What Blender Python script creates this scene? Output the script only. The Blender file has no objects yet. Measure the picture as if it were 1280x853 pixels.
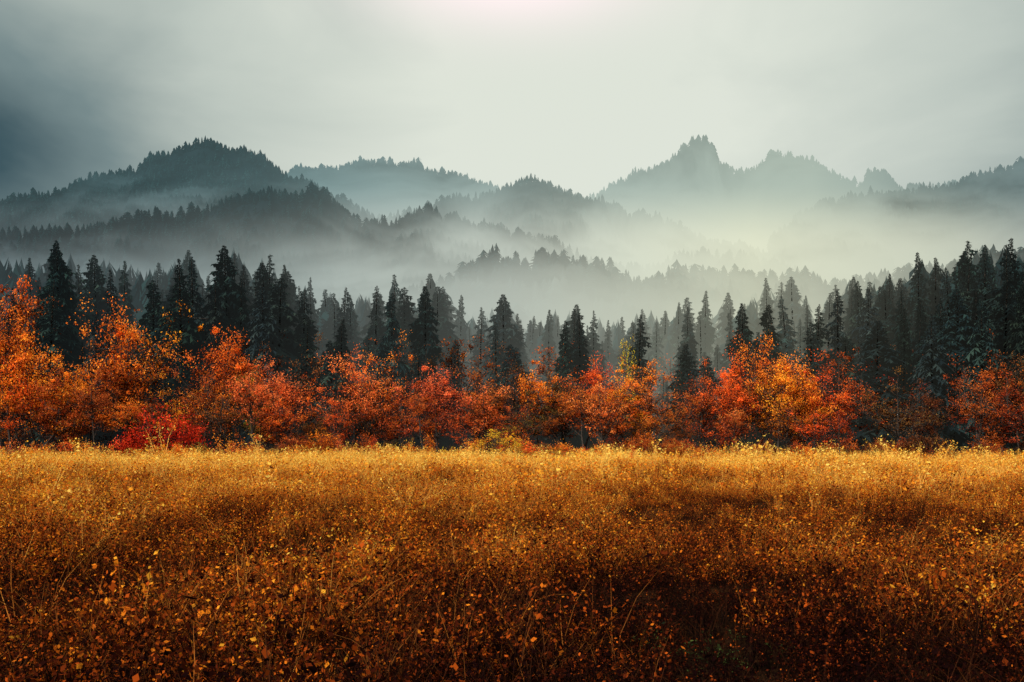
import bpy, math, numpy as np, random
from mathutils import Vector
rng=np.random.default_rng(7); random.seed(7)
sc=bpy.context.scene
COL=sc.collection
F_PX=1244.0; HY=535.0; CH=3.0
def wx(px,y): return (px-640)/F_PX*y
def wz(py,y): return CH+(HY-py)/F_PX*y

# ---------------- node helpers
class NT:
    def __init__(s,tree): s.t=tree; tree.nodes.clear()
    def n(s,typ,**kw):
        nd=s.t.nodes.new(typ)
        for k,v in kw.items(): setattr(nd,k,v)
        return nd
    def l(s,a,b): s.t.links.new(a,b)
    def put(s,sock,v):
        if isinstance(v,bpy.types.NodeSocket): s.l(v,sock)
        else: sock.default_value=v
    def m(s,op,a,b=None,c=None,clamp=False):
        nd=s.n('ShaderNodeMath',operation=op); nd.use_clamp=clamp
        s.put(nd.inputs[0],a)
        if b is not None: s.put(nd.inputs[1],b)
        if c is not None: s.put(nd.inputs[2],c)
        return nd.outputs[0]
    def mr(s,v,a,b,c=0.0,d=1.0,smooth=True):
        nd=s.n('ShaderNodeMapRange'); nd.interpolation_type='SMOOTHSTEP' if smooth else 'LINEAR'
        s.put(nd.inputs[0],v); s.put(nd.inputs[1],a); s.put(nd.inputs[2],b); s.put(nd.inputs[3],c); s.put(nd.inputs[4],d)
        return nd.outputs[0]
    def mix(s,f,a,b,blend='MIX'):
        nd=s.n('ShaderNodeMix'); nd.data_type='RGBA'; nd.blend_type=blend
        s.put(nd.inputs[0],f); s.put(nd.inputs[6],a); s.put(nd.inputs[7],b)
        return nd.outputs[2]
    def noise(s,vec,scale,detail=2,rough=.5,dist=0.0):
        nd=s.n('ShaderNodeTexNoise'); 
        if vec is not None: s.l(vec,nd.inputs['Vector'])
        nd.inputs['Scale'].default_value=scale; nd.inputs['Detail'].default_value=detail
        nd.inputs['Roughness'].default_value=rough; nd.inputs['Distortion'].default_value=dist
        return nd.outputs[0]
    def vscale(s,vec,v):
        nd=s.n('ShaderNodeVectorMath',operation='MULTIPLY'); s.l(vec,nd.inputs[0]); nd.inputs[1].default_value=v
        return nd.outputs[0]
    def ramp(s,f,stops):
        nd=s.n('ShaderNodeValToRGB'); s.put(nd.inputs[0],f); e=nd.color_ramp.elements
        while len(e)<len(stops): e.new(0.5)
        for i,(p,c) in enumerate(stops): e[i].position=p; e[i].color=(*c,1)
        return nd.outputs[0]
def newmat(name):
    m=bpy.data.materials.new(name); m.use_nodes=True; return m,NT(m.node_tree)
def attr(nt,name,typ='GEOMETRY'):
    a=nt.n('ShaderNodeAttribute'); a.attribute_type=typ; a.attribute_name=name; return a.outputs['Fac']
def leafshader(nt,col,trans=.35):
    d=nt.n('ShaderNodeBsdfDiffuse'); t=nt.n('ShaderNodeBsdfTranslucent'); x=nt.n('ShaderNodeMixShader')
    nt.l(col,d.inputs[0]); nt.l(col,t.inputs[0]); x.inputs[0].default_value=trans
    nt.l(d.outputs[0],x.inputs[1]); nt.l(t.outputs[0],x.inputs[2]); return x.outputs[0]
def out(nt,sh):
    o=nt.n('ShaderNodeOutputMaterial'); nt.l(sh,o.inputs[0])
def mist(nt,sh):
    """valley mist painted on as emission, by world position and slope from the camera"""
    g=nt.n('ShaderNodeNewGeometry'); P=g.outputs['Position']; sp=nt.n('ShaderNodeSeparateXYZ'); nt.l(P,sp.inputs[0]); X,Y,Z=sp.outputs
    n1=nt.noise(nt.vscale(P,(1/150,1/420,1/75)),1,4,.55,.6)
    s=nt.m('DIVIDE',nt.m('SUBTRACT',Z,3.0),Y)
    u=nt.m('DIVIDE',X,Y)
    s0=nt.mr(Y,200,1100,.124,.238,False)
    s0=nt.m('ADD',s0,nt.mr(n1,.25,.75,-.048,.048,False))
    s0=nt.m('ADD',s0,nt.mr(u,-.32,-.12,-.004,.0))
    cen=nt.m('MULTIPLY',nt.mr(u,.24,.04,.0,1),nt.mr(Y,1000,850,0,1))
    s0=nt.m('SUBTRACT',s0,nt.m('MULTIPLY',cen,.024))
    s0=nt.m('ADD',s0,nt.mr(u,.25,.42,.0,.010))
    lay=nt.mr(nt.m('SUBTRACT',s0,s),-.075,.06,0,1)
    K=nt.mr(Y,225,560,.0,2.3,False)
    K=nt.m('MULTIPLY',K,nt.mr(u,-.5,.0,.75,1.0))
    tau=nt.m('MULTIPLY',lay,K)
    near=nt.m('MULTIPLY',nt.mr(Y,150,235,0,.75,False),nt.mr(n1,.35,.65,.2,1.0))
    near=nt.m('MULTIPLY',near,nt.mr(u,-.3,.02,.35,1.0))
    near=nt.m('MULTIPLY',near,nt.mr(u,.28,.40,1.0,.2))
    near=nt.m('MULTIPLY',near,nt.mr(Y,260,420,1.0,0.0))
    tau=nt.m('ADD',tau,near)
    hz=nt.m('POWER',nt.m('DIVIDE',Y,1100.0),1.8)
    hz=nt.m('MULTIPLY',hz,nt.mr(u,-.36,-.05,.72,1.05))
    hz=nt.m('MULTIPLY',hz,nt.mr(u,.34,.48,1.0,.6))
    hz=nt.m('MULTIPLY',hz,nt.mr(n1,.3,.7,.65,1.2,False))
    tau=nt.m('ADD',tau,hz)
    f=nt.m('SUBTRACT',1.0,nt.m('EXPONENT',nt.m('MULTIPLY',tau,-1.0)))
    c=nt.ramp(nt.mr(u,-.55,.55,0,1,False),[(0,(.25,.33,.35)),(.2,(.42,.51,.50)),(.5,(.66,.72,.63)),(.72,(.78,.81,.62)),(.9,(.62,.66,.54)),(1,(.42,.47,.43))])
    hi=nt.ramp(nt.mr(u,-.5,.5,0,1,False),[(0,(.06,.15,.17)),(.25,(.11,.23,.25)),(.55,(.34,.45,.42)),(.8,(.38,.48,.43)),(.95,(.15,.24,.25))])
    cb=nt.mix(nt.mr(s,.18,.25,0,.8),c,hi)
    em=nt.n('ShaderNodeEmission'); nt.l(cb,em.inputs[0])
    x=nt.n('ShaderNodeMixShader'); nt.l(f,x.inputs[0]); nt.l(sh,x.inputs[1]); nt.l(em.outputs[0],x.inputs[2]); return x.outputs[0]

# ---------------- materials
def m_autumn():
    m,nt=newmat('autumn_leaves')
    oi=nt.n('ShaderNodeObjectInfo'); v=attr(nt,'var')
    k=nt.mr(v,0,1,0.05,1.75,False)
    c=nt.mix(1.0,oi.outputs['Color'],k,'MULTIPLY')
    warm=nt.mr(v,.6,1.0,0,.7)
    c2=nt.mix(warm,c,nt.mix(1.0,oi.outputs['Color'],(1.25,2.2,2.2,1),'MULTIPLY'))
    out(nt,leafshader(nt,c2,.35)); return m
def m_conifer():
    m,nt=newmat('conifer_needles')
    oi=nt.n('ShaderNodeObjectInfo'); v=attr(nt,'var')
    c=nt.ramp(v,[(0,(.002,.005,.006)),(.5,(.008,.017,.018)),(1,(.024,.042,.034))])
    c=nt.mix(1.0,c,oi.outputs['Color'],'MULTIPLY')
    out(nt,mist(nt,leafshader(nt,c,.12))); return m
def m_far():
    m,nt=newmat('hillside_needles')
    g=nt.n('ShaderNodeNewGeometry'); v=attr(nt,'var')
    nz=nt.noise(g.outputs['Position'],.02,2)
    k=nt.m('MULTIPLY_ADD',v,.7,nt.mr(nz,.3,.7,0,.3,False))
    c=nt.ramp(k,[(0,(.001,.005,.007)),(.5,(.003,.015,.019)),(1,(.013,.040,.042))])
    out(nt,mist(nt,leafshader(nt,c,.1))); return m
def m_bark():
    m,nt=newmat('bark')
    tc=nt.n('ShaderNodeTexCoord'); nz=nt.noise(nt.vscale(tc.outputs['Object'],(6,6,1.2)),2,4)
    c=nt.ramp(nz,[(.3,(.014,.010,.008)),(.7,(.055,.04,.03))])
    b=nt.n('ShaderNodeBsdfPrincipled'); nt.l(c,b.inputs['Base Color']); b.inputs['Roughness'].default_value=.95
    out(nt,b.outputs[0]); return m
def m_ground():
    m,nt=newmat('soil_and_litter')
    g=nt.n('ShaderNodeNewGeometry'); P=g.outputs['Position']
    a=nt.noise(P,.25,3,.6); b=nt.noise(P,9,4,.7)
    c=nt.ramp(nt.m('MULTIPLY_ADD',a,.4,nt.m('MULTIPLY',b,.6)),[(.3,(.006,.004,.003)),(.5,(.022,.010,.005)),(.6,(.06,.022,.007)),(.75,(.15,.06,.015))])
    bs=nt.n('ShaderNodeBsdfDiffuse'); nt.l(c,bs.inputs[0])
    bp=nt.n('ShaderNodeBump'); bp.inputs['Distance'].default_value=.1; nt.l(b,bp.inputs['Height']); nt.l(bp.outputs[0],bs.inputs['Normal'])
    out(nt,bs.outputs[0]); return m
def m_hill():
    m,nt=newmat('forest_floor')
    g=nt.n('ShaderNodeNewGeometry'); a=nt.noise(g.outputs['Position'],.06,3,.6)
    c=nt.ramp(a,[(.3,(.001,.004,.006)),(.7,(.004,.011,.015))])
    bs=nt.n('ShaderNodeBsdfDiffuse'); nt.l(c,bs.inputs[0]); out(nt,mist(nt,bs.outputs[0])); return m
def m_field(kind):
    m,nt=newmat('field_'+kind)
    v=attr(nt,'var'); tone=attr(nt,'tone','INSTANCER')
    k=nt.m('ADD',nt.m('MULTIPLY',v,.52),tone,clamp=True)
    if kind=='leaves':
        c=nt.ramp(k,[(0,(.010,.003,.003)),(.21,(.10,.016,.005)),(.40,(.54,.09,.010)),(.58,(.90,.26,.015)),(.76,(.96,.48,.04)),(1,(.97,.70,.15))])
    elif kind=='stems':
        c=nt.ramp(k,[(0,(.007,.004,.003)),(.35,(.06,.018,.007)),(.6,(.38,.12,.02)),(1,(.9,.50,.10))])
    else:
        c=nt.ramp(v,[(0,(.010,.015,.008)),(.5,(.04,.06,.018)),(1,(.10,.14,.035))])
    out(nt,leafshader(nt,c,.35 if kind=='leaves' else .15)); return m
MA,MC,MF,MB,MG,MH=m_autumn(),m_conifer(),m_far(),m_bark(),m_ground(),m_hill()
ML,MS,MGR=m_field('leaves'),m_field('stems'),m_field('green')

# ---------------- mesh helpers
def mesh_np(name,V,parts,mats,mi=None,var=None,smooth=False):
    me=bpy.data.meshes.new(name)
    V=np.asarray(V,dtype=np.float32); me.vertices.add(len(V)); me.vertices.foreach_set('co',V.ravel())
    li=np.concatenate([p.ravel() for p in parts]).astype(np.int32)
    tot=np.concatenate([np.full(len(p),p.shape[1]) for p in parts]).astype(np.int32)
    st=np.concatenate([[0],np.cumsum(tot)[:-1]]).astype(np.int32)
    me.loops.add(len(li)); me.loops.foreach_set('vertex_index',li)
    me.polygons.add(len(tot)); me.polygons.foreach_set('loop_start',st)
    for m in mats: me.materials.append(m)
    if mi is not None: me.polygons.foreach_set('material_index',np.asarray(mi,dtype=np.int32))
    me.polygons.foreach_set('use_smooth',np.full(len(tot),smooth))
    me.update(calc_edges=True)
    if var is not None:
        a=me.attributes.new('var','FLOAT','FACE'); a.data.foreach_set('value',np.asarray(var,dtype=np.float32))
    return me
def tube(pts,rad,n=6):
    pts=np.array(pts,float); V=[];F=[]
    for i,p in enumerate(pts):
        d=pts[min(i+1,len(pts)-1)]-pts[max(i-1,0)]; d/=np.linalg.norm(d)+1e-9
        a=np.cross(d,[0.31,.95,0.05]); a/=np.linalg.norm(a)+1e-9; b=np.cross(d,a)
        for j in range(n):
            t=2*math.pi*j/n; V.append(p+rad[i]*(math.cos(t)*a+math.sin(t)*b))
    for i in range(len(pts)-1):
        for j in range(n):
            F.append((i*n+j,i*n+(j+1)%n,(i+1)*n+(j+1)%n,(i+1)*n+j))
    return np.array(V),np.array(F)
class Acc:
    def __init__(s): s.V=[];s.F=[];s.o=0
    def add(s,V,F): s.V.append(V); s.F.append(F+s.o); s.o+=len(V)
def leaves_at(C,size,r,flat=1.0,asp=.62):
    n=len(C)
    a=r.normal(size=(n,3)); a[:,2]*=flat; a/=np.linalg.norm(a,axis=1)[:,None]
    t=r.normal(size=(n,3)); 
    if flat<1: t[:,2]=np.abs(t[:,2])+1.0/flat*.6
    b=np.cross(a,t); b/=np.linalg.norm(b,axis=1)[:,None]
    s=size[:,None]
    V=np.stack([C-a*s*.5, C+b*s*asp*.5-a*s*.05, C+a*s*.5, C-b*s*asp*.5+a*s*.05],1).reshape(-1,3)
    return V,np.arange(4*n).reshape(-1,4)

# ---------------- conifer variants (25 m high)
def conifer(seed,R,nbr=430,ragged=.3,power=.85):
    r=np.random.default_rng(seed); H=25.0
    lean=r.normal(size=2)*.35
    pts=[(lean[0]*t*t,lean[1]*t*t,H*t) for t in np.linspace(0,1,7)]
    tv,tf=tube(pts,[.34*(1-t)**.9+.02 for t in np.linspace(0,1,7)],7)
    V=[];var=[]
    lob=r.uniform(0,6.28,3)
    for i in range(nbr):
        f=min(.995,((i+r.random())/nbr)**1.12)
        z=H*(.03+.97*f); base=np.array([lean[0]*(z/H)**2,lean[1]*(z/H)**2,z])
        rad=R*((1-f)**power)*(1-.3*max(0,.15-f)/.15)+.18
        az=i*2.39996+r.normal()*.5
        rad*=1+.22*math.sin(f*23+lob[0]+az)*ragged*2+.15*math.sin(f*9+lob[1])
        L=rad*r.uniform(1-ragged*1.3,1+ragged*.45)
        d=np.array([math.cos(az),math.sin(az),0]); s=np.array([-d[1],d[0],0])
        droop=-L*r.uniform(.0,.5)*(1.0 if f<.85 else .1)
        def P(u,w=0,dz=0): return base+d*L*u+s*w+np.array([0,0,L*.08*math.sin(u*3.1)+droop*u*u+dz])
        bv=r.uniform(.1,.8)
        ns=4 if L>1.3 else 2
        V+= [P(0,0),P(.7,L*.10),P(1.05)]; var.append(bv)
        for k in range(ns):
            u=.2+.62*k/max(1,ns-1)*r.uniform(.9,1.1)
            wl=L*.42*(1.15-u)*r.uniform(.7,1.3)+.18
            for sg in (-1,1):
                V+=[P(u-.11),P(u+.15),P(u+.22,sg*wl,-wl*r.uniform(.1,.8))]
                var.append(np.clip(bv+r.normal()*.16+u*.15,0,1))
        for q in (.45,.75):
            V+=[P(q-.2),P(q+.2),P(q,r.normal()*.15,-L*r.uniform(.14,.30)-.24)]; var.append(bv*.45)
    V=np.array(V); 
    return mesh_np('trunk',tv,[tf],[MB],smooth=True), mesh_np('crown',V,[np.arange(len(V)).reshape(-1,3)],[MC],var=var)
CON=[conifer(11,5.8,620,.35,.78),conifer(12,4.3,540,.4,.8),conifer(13,3.4,480,.45,.72),conifer(14,5.0,580,.4,.85),
     conifer(15,3.2,420,.55,.7),conifer(16,5.2,500,.6,.78),conifer(17,4.0,560,.4,.8),conifer(18,4.7,500,.65,.7),conifer(19,3.7,460,.6,.88),conifer(20,5.3,560,.5,.65)]
CLAB=['broad dark spruce with drooping boughs at the forest edge','slender dark green spruce standing in the forest','narrow pointed fir among taller conifers',
 'full conical spruce rising before the mist','thin ragged fir with sparse branches','ragged broad fir with uneven branches','dense conical fir in the forest edge','uneven rugged spruce with gaps between boughs','slim ragged spruce tapering to a thin tip','thick bushy spruce with a blunt crown']
# ---------------- broadleaf variants (12 m high)
def broadleaf(seed,spread,low,nleaf=5000,lsize=.18,H=12.0,up=.9):
    r=np.random.default_rng(seed); A=Acc(); tips=[]
    nleaf=int(nleaf*1.4)
    th=H*low; k0=r.normal(size=2)*.6
    trunk=[(0,0,-.2),(k0[0]*.4,k0[1]*.4,th*.5),(k0[0],k0[1],th),(k0[0]*1.5,k0[1]*1.2,H*.62),(k0[0]*1.8,k0[1]*1.4,H*.88)]
    A.add(*tube(trunk,[.17,.13,.10,.06,.02],7))
    nl=r.integers(11,16)
    for i in range(nl):
        f=r.uniform(0,1); z0=th*.8+(H*.66-th*.8)*f
        b=np.array([k0[0],k0[1],z0]); az=i*2.4+r.normal()*.4
        L=spread*(1-.45*f)*r.uniform(.4,1.5); e=b+np.array([math.cos(az)*L,math.sin(az)*L,L*r.uniform(.0,1.4)*up+r.uniform(-1.,1.)])
        e[2]=min(e[2],H*.99)
        mid=(b+e)/2+np.array([0,0,-L*.06])+r.normal(size=3)*.25
        A.add(*tube([b,mid,e],[.07,.04,.012],5)); 
        for k in range(10):
            u=r.uniform(.3,1); q=b+(e-b)*u; dd=r.normal(size=3); dd[2]=abs(dd[2])*.9-.1; dd/=np.linalg.norm(dd)
            e2=q+dd*r.uniform(.4,3.2)*spread/4
            A.add(*tube([q,(q+e2)/2+r.normal(size=3)*.08,e2],[.024,.016,.006],4))
            if r.random()<.75: tips.append(e2)
        tips.append(e)
    for k in range(7):
        zz=H*r.uniform(.7,1.0); e=np.array([k0[0]*1.6+r.normal()*.6,k0[1]*1.3+r.normal()*.6,zz]); q=np.array([k0[0]*1.6,k0[1]*1.3,zz-1.2])
        A.add(*tube([q,(q+e)/2,e],[.03,.02,.006],4)); tips.append(e)
    tips=np.array(tips); nt=len(tips)
    w=r.uniform(.05,1.6,nt)**1.5; w/=w.sum(); cv=r.uniform(-.15,.95,nt)
    ci=r.choice(nt,nleaf,p=w)
    rad=r.uniform(.25,1.1,nt)*spread/4
    off=r.normal(size=(nleaf,3))*.6; off[:,2]*=.85
    C=tips[ci]+off*rad[ci][:,None]*1.1
    V,F=leaves_at(C,lsize*r.uniform(.5,1.5,nleaf),r)
    zrel=(C[:,2]/H-.62)*.85  # shade painted into leaf colour: crown base darker, top lighter
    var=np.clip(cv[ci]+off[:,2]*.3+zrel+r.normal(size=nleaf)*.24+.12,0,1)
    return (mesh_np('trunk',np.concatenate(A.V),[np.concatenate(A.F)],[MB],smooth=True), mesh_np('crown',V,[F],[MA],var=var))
BR=[broadleaf(21,4.0,.24),broadleaf(22,3.0,.26,4000),broadleaf(23,4.6,.2,5600),broadleaf(24,2.5,.24,2800,up=1.3),
    broadleaf(25,4.0,.16,2600),broadleaf(26,3.2,.28,3400,up=1.3),broadleaf(27,4.2,.22,4600),broadleaf(28,3.4,.18,2200,up=1.2),broadleaf(29,2.8,.26,1500,up=1.4)]
def shrub(seed,spread,H,n=2200,base=12):
    r=np.random.default_rng(seed); A=Acc(); tips=[]; n=int(n*1.5)
    for i in range(18):
        az=r.random()*6.28; L=spread*r.uniform(.1,1); e=np.array([math.cos(az)*L,math.sin(az)*L,H*r.uniform(.3,1.1)*(1-.35*L/spread)])
        A.add(*tube([(0,0,-.1),e*.5+np.array([0,0,H*.08]),e],[.03,.02,.006],4)); tips.append(e); tips.append(e*.7+r.normal(size=3)*.2)
    for k in range(base):
        az=r.random()*6.28; L=spread*math.sqrt(r.random()); tips.append(np.array([math.cos(az)*L,math.sin(az)*L,H*r.uniform(.05,.45)]))
    tips=np.array(tips); nt=len(tips); cv=r.uniform(-.1,.8,nt); ci=r.integers(0,nt,n)
    off=r.normal(size=(n,3))*.28
    C=tips[ci]+off; C[:,2]=np.abs(C[:,2])
    V,F=leaves_at(C,.15*r.uniform(.5,1.4,n),r)
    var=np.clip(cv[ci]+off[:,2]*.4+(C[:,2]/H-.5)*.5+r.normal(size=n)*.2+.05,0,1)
    TV=np.concatenate(A.V); TF=np.concatenate(A.F)
    return mesh_np('shrub',np.concatenate([TV,V]),[TF,F+len(TV)],[MB,MA],mi=np.concatenate([np.zeros(len(TF)),np.ones(len(F))]),var=np.concatenate([np.zeros(len(TF)),var]))
SH=[shrub(31,1.7,2.4,1500),shrub(32,2.2,3.4,1900),shrub(33,1.3,1.8,900),shrub(34,2.5,2.0,1700),shrub(35,1.0,3.6,700,2),shrub(36,2.4,2.6,420,0)]

# ---------------- terrain
def lownoise(x,y,s,seed):
    r=np.random.default_rng(seed); o=0
    for k in range(5):
        a=r.random()*6.28; f=(1.55**k)/s; o=o+np.sin((x*math.cos(a)+y*math.sin(a))*f*6.28+r.random()*6.28)/(1.25**k)
    return o/3.2
def ground_z(x,y):
    fade=np.clip((y-6)/25,0,1)*np.clip((400-y)/100,0,1)
    t=np.clip((y-50)/55,0,1); q=t*t*(3-2*t)
    return -.85*q+.45*lownoise(x,y,36,3)*fade+.28*lownoise(x,y,12,4)*np.clip((y-4)/10,0,1)*fade+.5*q*lownoise(x,y*.4,70,55)*fade
def gz(x,y): return float(ground_z(np.array(float(x)),np.array(float(y))))
def grid_mesh(name,X,Y,Z,mats):
    ny,nx=X.shape; V=np.stack([X,Y,Z],-1).reshape(-1,3)
    i=np.arange((ny-1)*(nx-1)); a=(i//(nx-1))*nx+i%(nx-1)
    return mesh_np(name,V,[np.stack([a,a+1,a+nx+1,a+nx],1)],mats,smooth=True)
def add(name,me,parent=None,loc=None,**props):
    o=bpy.data.objects.new(name,me); COL.objects.link(o)
    if parent: o.parent=parent
    if loc is not None: o.location=loc
    for k,v in props.items(): o[k]=v
    return o
yy=np.concatenate([np.linspace(-60,0,8),np.linspace(1,240,240),np.geomspace(245,6000,40)])
xx=np.concatenate([-np.geomspace(6000,160,25),np.linspace(-155,155,260),np.geomspace(160,6000,25)])
X,Y=np.meshgrid(xx,yy)
add('ground',grid_mesh('ground',X,Y,ground_z(X,Y),[MG]),kind='structure',category='ground',label='gently rolling meadow soil with brown leaf litter')

HILLS=[ # D, front width, tree height, profile
 ('A',800,270,9,[(-200,268),(0,247),(30,240),(60,241),(85,232),(100,229),(130,214),(150,210),(175,203),(200,190),(215,187),(225,181),(240,179),(255,174),(270,175),(285,180),(300,182),(320,191),(335,196),(345,206),(370,220),(410,238),(480,275),(560,330),(600,420)]),
 ('B',560,190,8,[(-200,300),(0,284),(100,280),(200,268),(260,256),(285,244),(320,244),(345,238),(375,240),(400,233),(412,238),(425,252),(450,272),(480,266),(500,270),(525,256),(540,250),(555,266),(590,274),(620,282),(640,290),(700,306),(730,322),(790,332),(870,308),(960,322),(1020,345),(1120,400)]),
 ('C',1250,200,13,[(200,290),(330,228),(370,212),(400,206),(430,202),(460,197),(520,203),(570,215),(610,229),(680,262),(760,340)]),
 ('D',870,220,10,[(400,300),(500,262),(530,254),(560,246),(610,238),(650,225),(670,220),(690,227),(720,240),(760,250),(800,262),(850,278),(862,288),(880,295),(940,312),(1000,335)]),
 ('E',1100,220,11,[(620,320),(700,262),(750,237),(775,222),(790,214),(830,203),(844,190),(854,178),(864,172),(880,171),(893,179),(903,194),(918,205),(940,209),(948,200),(955,195),(975,190),(1000,194),(1020,206),(1060,222),(1080,222),(1087,210),(1095,206),(1106,208),(1116,222),(1130,230),(1200,230),(1280,220),(1450,215)]),
 ('G',900,200,11,[(960,300),(1000,262),(1040,246),(1090,238),(1130,236),(1150,230),(1165,236),(1185,226),(1200,220),(1230,210),(1250,207),(1280,198),(1450,186)]),
 ('F',400,140,10,[(420,430),(500,370),(570,340),(620,322),(700,318),(740,326),(820,345),(900,335),(1000,341),(1100,343),(1200,320),(1450,290)]),
]
def hill_z(h,x,y):
    nm,D,W,th,prof=h
    p=np.array(prof,float); xs=wx(p[:,0],D); zs=wz(p[:,1],D)-th*.7
    crest=np.interp(x,xs,zs,left=-30 if prof[0][1]>320 else zs[0],right=-30 if prof[-1][1]>330 else zs[-1])
    seed=ord(nm)
    Dx=D+14*lownoise(x,x*0,160,seed)
    t=(y-Dx)/W; at=np.where(t<0,-t,t*1.4)
    f=np.clip(1-at,0,1)**1.15
    f=np.where(at<.05,1-at*.5,f)
    z=crest*f+lownoise(x,y,95,seed+5)*16*np.clip(at*3,0,1)*np.clip(1-at,0,1)
    return np.where(at>=1,-12,z)
far=Acc(); farvar=[]
def lowtree(seed,tiers,sides,R,pw=.8):
    r=np.random.default_rng(seed); V=[];var=[]
    for i in range(tiers):
        f=i/tiers; z=.03+.93*f; rad=R*(1-f)**pw*r.uniform(.75,1.15)+.012; h=2.2/tiers
        a0=r.random()*6.28
        for j in range(sides):
            a=a0+6.283*j/sides+r.normal()*.2; w=6.283/sides*.7; rr=rad*r.uniform(.55,1.25)
            top=min(z+h*r.uniform(.7,1.2),1.02)
            V+=[(0,0,top),(rr*math.cos(a-w*.6),rr*math.sin(a-w*.6),z+r.uniform(-.03,.03)),(rr*1.15*math.cos(a+w*.5),rr*1.15*math.sin(a+w*.5),z-r.uniform(0,.07))]
            var.append(np.clip(r.uniform(.0,.8)+f*.3,0,1))  # lit treetops painted in: colour gets lighter with height
    return np.array(V),np.array(var)
LOW=[lowtree(50+i,5,6,R,p) for i,(R,p) in enumerate([(.30,.8),(.26,.8),(.34,.6),(.42,.5),(.24,.9),(.36,.7)])]
MID=[lowtree(70+i,15,8,R,p) for i,(R,p) in enumerate([(.28,.7),(.22,.8),(.34,.55),(.42,.45),(.21,.8),(.30,.8),(.38,.6),(.25,.7)])]
HIW=[lowtree(90+i,30,10,R,p) for i,(R,p) in enumerate([(.20,.8),(.15,.8),(.24,.8),(.13,.75),(.21,.9),(.27,.7)])]
def scatter(xs,ys,zs,hs,lib):
    for k in range(len(lib)):
        sel=np.arange(len(xs))%len(lib)==k
        if not sel.any(): continue
        V,var=lib[k]; n=sel.sum()
        x,y,z,h=xs[sel],ys[sel],zs[sel],hs[sel]
        a=rng.random(n)*6.28; c,s=np.cos(a),np.sin(a); fat=rng.uniform(.8,1.3,n)
        P=np.empty((n,len(V),3),np.float32)
        P[:,:,0]=x[:,None]+h[:,None]*fat[:,None]*(c[:,None]*V[:,0]-s[:,None]*V[:,1])
        P[:,:,1]=y[:,None]+h[:,None]*fat[:,None]*(s[:,None]*V[:,0]+c[:,None]*V[:,1])
        P[:,:,2]=z[:,None]+h[:,None]*V[:,2]
        P=P.reshape(-1,3); far.add(P,np.arange(len(P)).reshape(-1,3))
        tv=rng.uniform(-.35,.35,n)
        farvar.append(np.clip(var[None,:]*.6+.2+tv[:,None],0,1).ravel())
def allz(x,y):
    Z=np.full(x.shape,-12.0); idx=np.full(x.shape,-1)
    for i,h in enumerate(HILLS):
        z=hill_z(h,x,y); u=z>Z; Z=np.where(u,z,Z); idx=np.where(u,i,idx)
    return Z,idx
hill_labels={'A':'tall rounded mountain covered in dark spruce forest','B':'low forested ridge rising out of valley fog','C':'pale misty wooded ridge behind fog',
 'D':'sloping wooded ridge half buried in mist','E':'hazy wooded mountain with steep pointed summits','G':'dark bluish forested mountainside','F':'low wooded rise veiled by fog'}
for i,h in enumerate(HILLS):
    nm,D,W,th,prof=h
    x0,x1=wx(max(prof[0][0],-120),D),wx(min(prof[-1][0],1400),D)
    X,Y=np.meshgrid(np.linspace(x0,x1,180),np.linspace(D-W,D+W*.75,70))
    Z=hill_z(h,X,Y)
    add('hill',grid_mesh('hill',X,Y,Z,[MH]),kind='structure',category='hill',label=hill_labels[nm])
    lib=MID if D<600 else LOW
    area=(x1-x0)*(W+25); n=int(area/({'F':13,'B':16,'A':16,'G':20,'D':20}.get(nm,26)))
    x=rng.uniform(x0,x1,n); y=D-W+rng.uniform(.1,1.08,n)*W
    nc=int((x1-x0)/1.6); x=np.concatenate([x,rng.uniform(x0,x1,nc)]); y=np.concatenate([y,D+14*lownoise(x[n:],x[n:]*0,160,ord(nm))+rng.normal(size=nc)*5])
    z,idx=allz(x,y); ok=(idx==i)&(z>0); x,y,z=x[ok],y[ok],z[ok]
    clump=.5+.5*lownoise(x,y,34,ord(nm)+9)
    hgt=th*(.45+.75*clump)*rng.uniform(.6,1.2,len(x))
    em=rng.random(len(x))<.012+.03*(clump>.75); hgt=np.where(em,hgt*(rng.uniform(1.1,1.5,len(x)) if nm in 'BF' else 1.2),hgt)
    scatter(x,y,z-.6,hgt,lib)
n=2600; y=rng.uniform(225,420,n); x=rng.uniform(-1,1,n)*y*.62; z,idx=allz(x,y); ok=(z<1); x,y=x[ok],y[ok]
scatter(x,y,np.zeros(len(x))-1.4,rng.uniform(11,20,len(x)),MID)

# ---------------- near conifers
con_pts=[(75,300,0,150),(40,322,1,170),(100,330,5,165),(122,318,0,160),(155,325,1,165),(195,328,3,195),(240,312,3,185),(285,306,0,150),(262,345,1,170),
(335,318,5,160),(355,330,1,165),(390,345,2,175),(378,357,4,160),(408,362,1,185),(425,360,2,165),(440,368,1,170),(470,357,7,175),(495,343,5,170),(518,372,2,160),
(540,342,0,185),(552,358,7,170),(575,368,3,180),(600,385,2,170),(630,367,0,160),(648,392,1,175),(662,395,2,185),(685,387,3,175),(718,380,0,160),(742,388,5,165),(760,400,1,180),
(778,396,3,190),(805,386,1,192),(830,388,1,195),(847,378,6,190),(860,372,3,188),(880,363,1,185),(911,365,0,192),(935,378,2,190),(960,347,1,180),(978,352,5,190),(992,345,0,185),(1012,368,2,178),
(1045,356,7,190),(1070,345,0,178),(1090,352,5,182),(1110,342,1,170),(1130,347,3,180),(1150,315,1,165),(1170,322,5,170),(1190,332,2,160),(1210,300,7,160),(1235,305,0,165),(1262,297,5,150),(1285,312,3,155),(1320,300,0,160),(-30,315,0,160),(-70,310,1,160)]
topx=[p[0] for p in sorted(con_pts)]; topy=[p[1] for p in sorted(con_pts)]
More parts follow.
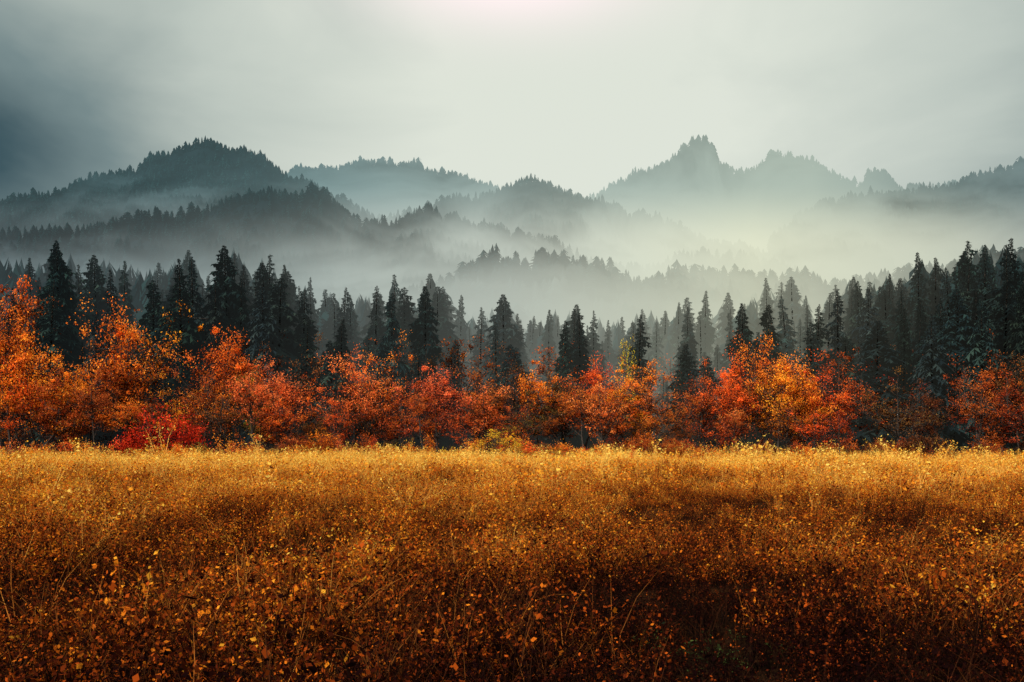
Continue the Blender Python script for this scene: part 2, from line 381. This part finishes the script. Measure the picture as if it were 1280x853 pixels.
con_pts+=[(1095,400,0,134),(1130,385,3,136),(1165,392,5,133),(1200,360,0,136),(1228,372,9,133),(1255,345,3,138),(1280,355,0,134),(1300,340,5,140),(120,385,9,142),(425,400,3,142),(415,425,9,136),(1060,420,9,140),(640,430,9,142),(255,400,5,143),(860,430,7,142),(705,400,3,145)]
n=950; px=rng.uniform(-80,1360,n); y=rng.uniform(184,236,n); py=np.interp(px,topx,topy)+rng.uniform(2,75,n)
scatter(wx(px,y),y,np.zeros(n)-1.4,wz(py,y)+1.4,HIW)
fm=mesh_np('conifer_forest',np.concatenate(far.V),[np.concatenate(far.F)],[MF],var=np.concatenate(farvar))
add('conifer_forest',fm,kind='stuff',category='forest',label='dark conifer forest covering the misty hills')
def add_conifer(px,py,v,y,tag=None):
    x=wx(px,y); z0=gz(x,y); H=wz(py,y)-z0; s=H/25.0
    e=bpy.data.objects.new('conifer_tree',None); COL.objects.link(e); e.location=(x,y,z0); e.empty_display_size=1
    e.rotation_euler=(0,0,random.random()*6.28); w=s*random.uniform(.7,1.25)*(1.0 if s>.8 else 1.25); e.scale=(w,w,s)
    sh=random.uniform(.4,1.5); tint=(sh*random.uniform(.75,1.25),sh,sh*random.uniform(.85,1.2),1)
    for nm,me in zip(('trunk','crown'),CON[v]):
        c=bpy.data.objects.new(nm,me); COL.objects.link(c); c.parent=e; c.color=tint
    e['category']='conifer tree'; e['group']='conifers along the meadow edge'; e['label']=CLAB[v]
for p in con_pts: add_conifer(*p)
for k in range(200):
    px=-60+1400*(k+random.random())/200; y=random.uniform(140,190)
    t=np.interp(px,topx,topy); d=100*random.random()**1.3+4
    add_conifer(px,min(t+d,475),random.randrange(10),y)

# ---------------- near broadleaves
PAL={'red':((.74,.04,.015),'crimson red'),'orange':((.92,.21,.02),'bright orange'),'redor':((.84,.11,.018),'red-orange'),'rust':((.50,.09,.016),'rust brown'),
 'salmon':((.90,.17,.04),'pale salmon orange'),'gold':((.9,.50,.03),'golden yellow'),'brown':((.16,.045,.016),'dull brown'),'dred':((.38,.05,.014),'dark red'),'olive':((.15,.085,.016),'olive brown')}
br_pts=[(15,375,'orange',2,133),(20,318,'redor',8,150),(-20,325,'redor',8,150),(45,345,'rust',8,148),(50,420,'orange',0,131),(85,445,'orange',1,128),(30,450,'redor',6,130),(115,430,'brown',4,136),(150,388,'orange',7,137),(180,372,'orange',5,139),(215,366,'orange',8,143),
(135,440,'rust',3,135),(250,450,'rust',7,133),(290,413,'redor',2,136),(315,455,'olive',1,131),(345,445,'salmon',6,134),(372,465,'salmon',5,131),(400,420,'brown',4,137),(445,445,'salmon',0,132),(478,425,'orange',7,137),
(500,485,'redor',4,131),(548,460,'salmon',2,130),(595,482,'salmon',0,132),(612,475,'rust',3,134),(675,452,'orange',3,133),(710,455,'redor',7,137),(728,440,'redor',5,138),(750,470,'redor',0,131),(785,462,'orange',1,135),(808,435,'orange',8,139),
(835,472,'rust',4,132),(868,455,'rust',7,136),(897,438,'redor',5,138),(917,468,'redor',2,132),(948,428,'redor',7,137),(976,416,'orange',6,135),(1005,455,'orange',2,131),(1050,422,'rust',8,137),(1028,475,'redor',5,132),
(1080,435,'brown',7,141),(1110,465,'brown',4,135),(1150,475,'brown',4,131),(1192,455,'dred',7,132),(1218,440,'rust',5,131),(1245,465,'rust',7,131),(1275,440,'brown',2,130),(1310,440,'brown',0,131),
(575,405,'rust',8,152),(690,415,'rust',8,150),(1130,440,'brown',7,142),(320,400,'brown',8,146),(1240,385,'dred',8,148),(783,406,'gold',8,146),(525,430,'brown',7,142),(640,440,'brown',7,135),(425,480,'brown',4,128),(660,490,'olive',4,128),(425,440,'redor',7,138)]
def add_broad(px,py,col,v,y,thin=1.0):
    x=wx(px,y); z0=gz(x,y); H=wz(py,y)-z0; s=H/12.0
    e=bpy.data.objects.new('autumn_tree',None); COL.objects.link(e); e.location=(x,y,z0)
    e.rotation_euler=(0,0,random.random()*6.28); w=((s*.5+.5)*random.uniform(.85,1.1) if s>1 else s*random.uniform(.95,1.35))*thin; e.scale=(w,w,s)
    c0,lab=PAL[col]; k=random.uniform(.85,1.12); c0=(min(c0[0]*k,.92),c0[1]*k*random.uniform(.8,1.25),c0[2],1)
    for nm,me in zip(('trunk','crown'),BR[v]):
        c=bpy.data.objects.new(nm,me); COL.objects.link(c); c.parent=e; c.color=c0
    e['category']='tree'; e['group']='autumn trees along the meadow edge'; e['label']=lab+' leaved tree at the edge of the meadow'
for p in br_pts: add_broad(*p,thin=.35 if p[2]=='gold' else 1.0)
add_broad(622,530,'gold',8,97,1.5); add_broad(645,545,'gold',8,99,1.3); add_broad(600,545,'gold',8,98,1.4); add_broad(1050,505,'dred',8,96,.8)
for k in range(66):
    px=-50+1380*(k+random.random())/66; y=random.uniform(120,140)
    right=px>1060
    col=random.choice(['rust','brown','dred','brown','brown'] if right else ['rust','redor','orange','brown','rust','redor','salmon','rust'])
    add_broad(px,random.uniform(445,525),col,random.choice([3,4,5,7,7,8]),y)
sh_pts=[(195,'red',1.7,1,118),(165,'red',1.2,0,117),(232,'red',1.5,1,120),(180,'redor',1.5,3,119),(740,'orange',1.0,5,102),(560,'gold',.6,5,102),(455,'rust',.9,4,96),(880,'orange',.8,5,102),(300,'orange',.8,5,103),(40,'orange',1.0,5,102),(1010,'orange',.9,5,100)]
for k in range(175):
    px=-50+1380*(k+random.random())/175; right=px>1060
    yy_=random.uniform(90,124)
    sh_pts.append((px,random.choice(['rust','brown','dred','brown','rust'] if right else ['rust','redor','orange','brown','dred','rust','olive','orange','salmon']),random.uniform(.3,.75)+max(0,(yy_-104)/20)*random.uniform(0,.8),random.randrange(6) if yy_>102 else random.choice([2,4,5,5]),yy_))
for px,col,s,v,y in sh_pts:
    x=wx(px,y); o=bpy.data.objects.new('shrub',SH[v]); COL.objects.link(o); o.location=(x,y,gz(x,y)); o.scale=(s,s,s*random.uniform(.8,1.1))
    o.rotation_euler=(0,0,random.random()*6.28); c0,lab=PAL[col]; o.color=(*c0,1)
    o['category']='shrub'; o['group']='shrubs along the meadow edge'; o['label']='leafy '+lab+' shrub growing beside the meadow grass'

# ---------------- field plants
def clump(seed,kind,ls=1.0):
    r=np.random.default_rng(seed); LC=[];LS=[];LV=[]
    ns={'herb':15,'dense':14,'grass':46,'tall':12,'fern':8}[kind]
    SV=[];SF=[];SVAR=[];o=0
    for i in range(ns):
        a=r.random()*6.28; rr=.30*math.sqrt(r.random()); b=np.array([rr*math.cos(a),rr*math.sin(a),0])
        Hh={'herb':r.uniform(.3,.85),'dense':r.uniform(.2,.5),'grass':r.uniform(.3,.9),'tall':r.uniform(.55,1.2),'fern':r.uniform(.15,.35)}[kind]
        ln=r.normal(size=2)*(.17 if kind!='grass' else .30)*Hh*1.6
        P=[b+np.array([ln[0]*t*t,ln[1]*t*t,Hh*t*(1-.12*t)]) for t in (0,.35,.7,1)]
        w=(.006 if kind=='grass' else .006)*ls
        wd=np.array([math.cos(a+1.3),math.sin(a+1.3),0]); sv=r.uniform(.1,1.15)
        for j,p in enumerate(P):
            ww=w*(1.1-j*.33); SV+=[p-wd*ww,p+wd*ww]
            if j: SF.append((o+2*j-2,o+2*j-1,o+2*j+1,o+2*j)); SVAR.append(sv*(.4+.3*j))
        o+=8
        if kind!='grass':
            m=int({'herb':11,'dense':14,'tall':9,'fern':10}[kind]/(ls**.6))
            for k in range(m):
                t=r.uniform(.3,1.02) if kind!='tall' else r.uniform(.6,1.02)
                q=b+np.array([ln[0]*t*t,ln[1]*t*t,Hh*t*(1-.12*t)])+r.normal(size=3)*np.array([.045,.045,.03])
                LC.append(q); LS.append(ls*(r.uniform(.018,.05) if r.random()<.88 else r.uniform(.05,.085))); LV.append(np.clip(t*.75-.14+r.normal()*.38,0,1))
    SV=np.array(SV);SF=np.array(SF)
    if LC:
        V,F=leaves_at(np.array(LC),np.array(LS),r,flat=.85,asp=.66); VV=np.concatenate([SV,V]); FF=[SF,F+len(SV)]
        var=np.concatenate([SVAR,LV]); mi=np.concatenate([np.zeros(len(SF)),np.ones(len(F))])
    else: VV=SV;FF=[SF];var=np.array(SVAR);mi=np.zeros(len(SF))
    return mesh_np('meadow_clump',VV,FF,[MS,MGR if kind=='fern' else ML],mi=mi,var=np.clip(var,0,1))
src=bpy.data.collections.new('meadow_plant_kinds')
kinds=[('herb',1),('herb',1),('dense',1),('dense',1),('herb',1),('tall',1),('grass',1),('grass',1),('fern',1),('herb',1.65),('dense',1.65),('tall',1.65),('herb',1.5),('grass',1.5)]
for i,(k,l) in enumerate(kinds):
    src.objects.link(bpy.data.objects.new('plant_kind_%02d'%i,clump(100+i,k,l)))
def zonepts(y0,y1,dens):
    area=(y1**2-y0**2)*.56; n=int(area*dens); y=np.sqrt(rng.uniform(y0**2,y1**2,n)); x=rng.uniform(-1,1,n)*y*.56; return x,y
Z=[zonepts(8,22,14.5),zonepts(22,45,9),zonepts(45,118,4.2)]
x=np.concatenate([a[0] for a in Z]); y=np.concatenate([a[1] for a in Z])
lim=103+8*lownoise(x,x*0,34,91)+4*lownoise(x,x*0,7,92)
kp=(y<lim)|(rng.random(len(x))<.12); x,y=x[kp],y[kp]; n=len(x)
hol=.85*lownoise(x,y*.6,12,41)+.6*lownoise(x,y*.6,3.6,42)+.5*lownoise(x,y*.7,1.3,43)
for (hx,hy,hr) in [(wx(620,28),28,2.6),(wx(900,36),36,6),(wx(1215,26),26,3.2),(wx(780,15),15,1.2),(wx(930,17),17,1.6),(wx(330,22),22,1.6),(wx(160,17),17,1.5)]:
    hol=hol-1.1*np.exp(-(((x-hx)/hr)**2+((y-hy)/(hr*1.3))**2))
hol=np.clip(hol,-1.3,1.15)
z=ground_z(x,y)-.02
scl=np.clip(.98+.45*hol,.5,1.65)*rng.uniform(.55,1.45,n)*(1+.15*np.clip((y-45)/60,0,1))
tuft=(y>88)&(rng.random(n)<.04); scl=np.where(tuft,scl*1.8,scl)
zone=np.interp(y,[9,13,18,27,38,55,78],[-.24,-.17,-.08,.03,.15,.34,.53])  # painted light falloff: plants darker towards the camera, more golden far off
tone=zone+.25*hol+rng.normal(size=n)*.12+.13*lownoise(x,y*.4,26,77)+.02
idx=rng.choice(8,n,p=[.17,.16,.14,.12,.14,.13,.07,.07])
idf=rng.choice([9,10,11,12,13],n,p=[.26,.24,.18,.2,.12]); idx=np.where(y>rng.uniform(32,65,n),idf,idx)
fern=((x-2.7)**2+((y-13.0)*.6)**2<.9)&(rng.random(n)<.35); idx=np.where(fern,8,idx)
me=bpy.data.meshes.new('meadow_plants'); me.vertices.add(n); me.vertices.foreach_set('co',np.stack([x,y,z],1).astype(np.float32).ravel())
a=me.attributes.new('pick','INT','POINT'); a.data.foreach_set('value',idx.astype(np.int32))
a=me.attributes.new('scl','FLOAT','POINT'); a.data.foreach_set('value',scl.astype(np.float32))
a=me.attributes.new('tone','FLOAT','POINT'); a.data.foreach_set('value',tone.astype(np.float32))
a=me.attributes.new('turn','FLOAT_VECTOR','POINT'); a.data.foreach_set('vector',np.stack([rng.normal(size=n)*.18,rng.normal(size=n)*.18,rng.random(n)*6.28],1).astype(np.float32).ravel())
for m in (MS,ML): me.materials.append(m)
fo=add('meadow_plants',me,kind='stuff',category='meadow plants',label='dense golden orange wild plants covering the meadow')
ng=bpy.data.node_groups.new('scatter','GeometryNodeTree')
ng.interface.new_socket('Geometry',in_out='INPUT',socket_type='NodeSocketGeometry'); ng.interface.new_socket('Geometry',in_out='OUTPUT',socket_type='NodeSocketGeometry')
gi=ng.nodes.new('NodeGroupInput'); go=ng.nodes.new('NodeGroupOutput'); ip=ng.nodes.new('GeometryNodeInstanceOnPoints'); ci=ng.nodes.new('GeometryNodeCollectionInfo')
ci.inputs['Collection'].default_value=src; ci.inputs['Separate Children'].default_value=True; ci.inputs['Reset Children'].default_value=True
def na(nm,t):
    q=ng.nodes.new('GeometryNodeInputNamedAttribute'); q.data_type=t; q.inputs['Name'].default_value=nm; return q.outputs['Attribute']
ng.links.new(gi.outputs[0],ip.inputs['Points']); ng.links.new(ci.outputs[0],ip.inputs['Instance']); ip.inputs['Pick Instance'].default_value=True
ng.links.new(na('pick','INT'),ip.inputs['Instance Index']); ng.links.new(na('scl','FLOAT'),ip.inputs['Scale']); ng.links.new(na('turn','FLOAT_VECTOR'),ip.inputs['Rotation'])
ng.links.new(ip.outputs[0],go.inputs[0])
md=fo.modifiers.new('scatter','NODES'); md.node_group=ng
print('plants',n,'far tris',len(fm.polygons))

# ---------------- world
w=bpy.data.worlds.new('World'); sc.world=w; w.use_nodes=True; nt=NT(w.node_tree)
EL,AZ=math.radians(36),math.radians(230)
sky=nt.n('ShaderNodeTexSky'); sky.sky_type='NISHITA'; sky.sun_disc=False; sky.sun_elevation=EL; sky.sun_rotation=AZ; sky.dust_density=5
tc=nt.n('ShaderNodeTexCoord'); G=tc.outputs['Generated']; sp=nt.n('ShaderNodeSeparateXYZ'); nt.l(G,sp.inputs[0]); dx,dy,dz=sp.outputs
def gauss(v,c,wd):
    q=nt.m('DIVIDE',nt.m('SUBTRACT',v,c),wd); return nt.m('EXPONENT',nt.m('MULTIPLY',nt.m('MULTIPLY',q,q),-1.0))
nz=nt.noise(nt.vscale(G,(1,1,2.4)),2.6,5,.55,.5)
br=gauss(dx,.06,.44)
br=nt.m('ADD',nt.m('MULTIPLY',br,.80),.23)
br=nt.m('ADD',br,nt.mr(nz,.3,.7,-.12,.12,False))
blob=nt.m('MULTIPLY',gauss(dx,-.50,.18),gauss(dz,.24,.09))
br=nt.m('SUBTRACT',br,nt.m('MULTIPLY',blob,.42),clamp=True)
c=nt.ramp(br,[(0,(.04,.085,.10)),(.3,(.19,.26,.26)),(.65,(.54,.60,.54)),(1,(.78,.82,.72))])
glow=nt.m('MULTIPLY',gauss(dx,0,.12),gauss(dz,.425,.045))
c=nt.mix(glow,c,(1.25,1.02,1.05,1))
b1=nt.n('ShaderNodeBackground'); nt.l(sky.outputs[0],b1.inputs[0]); b1.inputs[1].default_value=.1
b2=nt.n('ShaderNodeBackground'); nt.l(c,b2.inputs[0]); b2.inputs[1].default_value=1.0
mx=nt.n('ShaderNodeMixShader'); mx.inputs[0].default_value=.92; nt.l(b1.outputs[0],mx.inputs[1]); nt.l(b2.outputs[0],mx.inputs[2])
wo=nt.n('ShaderNodeOutputWorld'); nt.l(mx.outputs[0],wo.inputs[0])
sd=bpy.data.lights.new('sun','SUN'); sd.energy=4.8; sd.angle=math.radians(7); sd.color=(1,.93,.82)
so=bpy.data.objects.new('sun',sd); COL.objects.link(so)
dirv=Vector((math.sin(AZ)*math.cos(EL),math.cos(AZ)*math.cos(EL),math.sin(EL)))
so.rotation_euler=dirv.to_track_quat('Z','Y').to_euler()
cd=bpy.data.cameras.new('camera'); cam=bpy.data.objects.new('camera',cd); COL.objects.link(cam); sc.camera=cam
cam.location=(0,0,CH); cam.rotation_euler=(math.pi/2,0,0); cd.lens=35; cd.sensor_width=36; cd.shift_y=(HY-426.5)/1280; cd.clip_end=8000; cd.clip_start=.1
sc.view_settings.view_transform='Standard'; sc.view_settings.look='None'; sc.view_settings.exposure=0
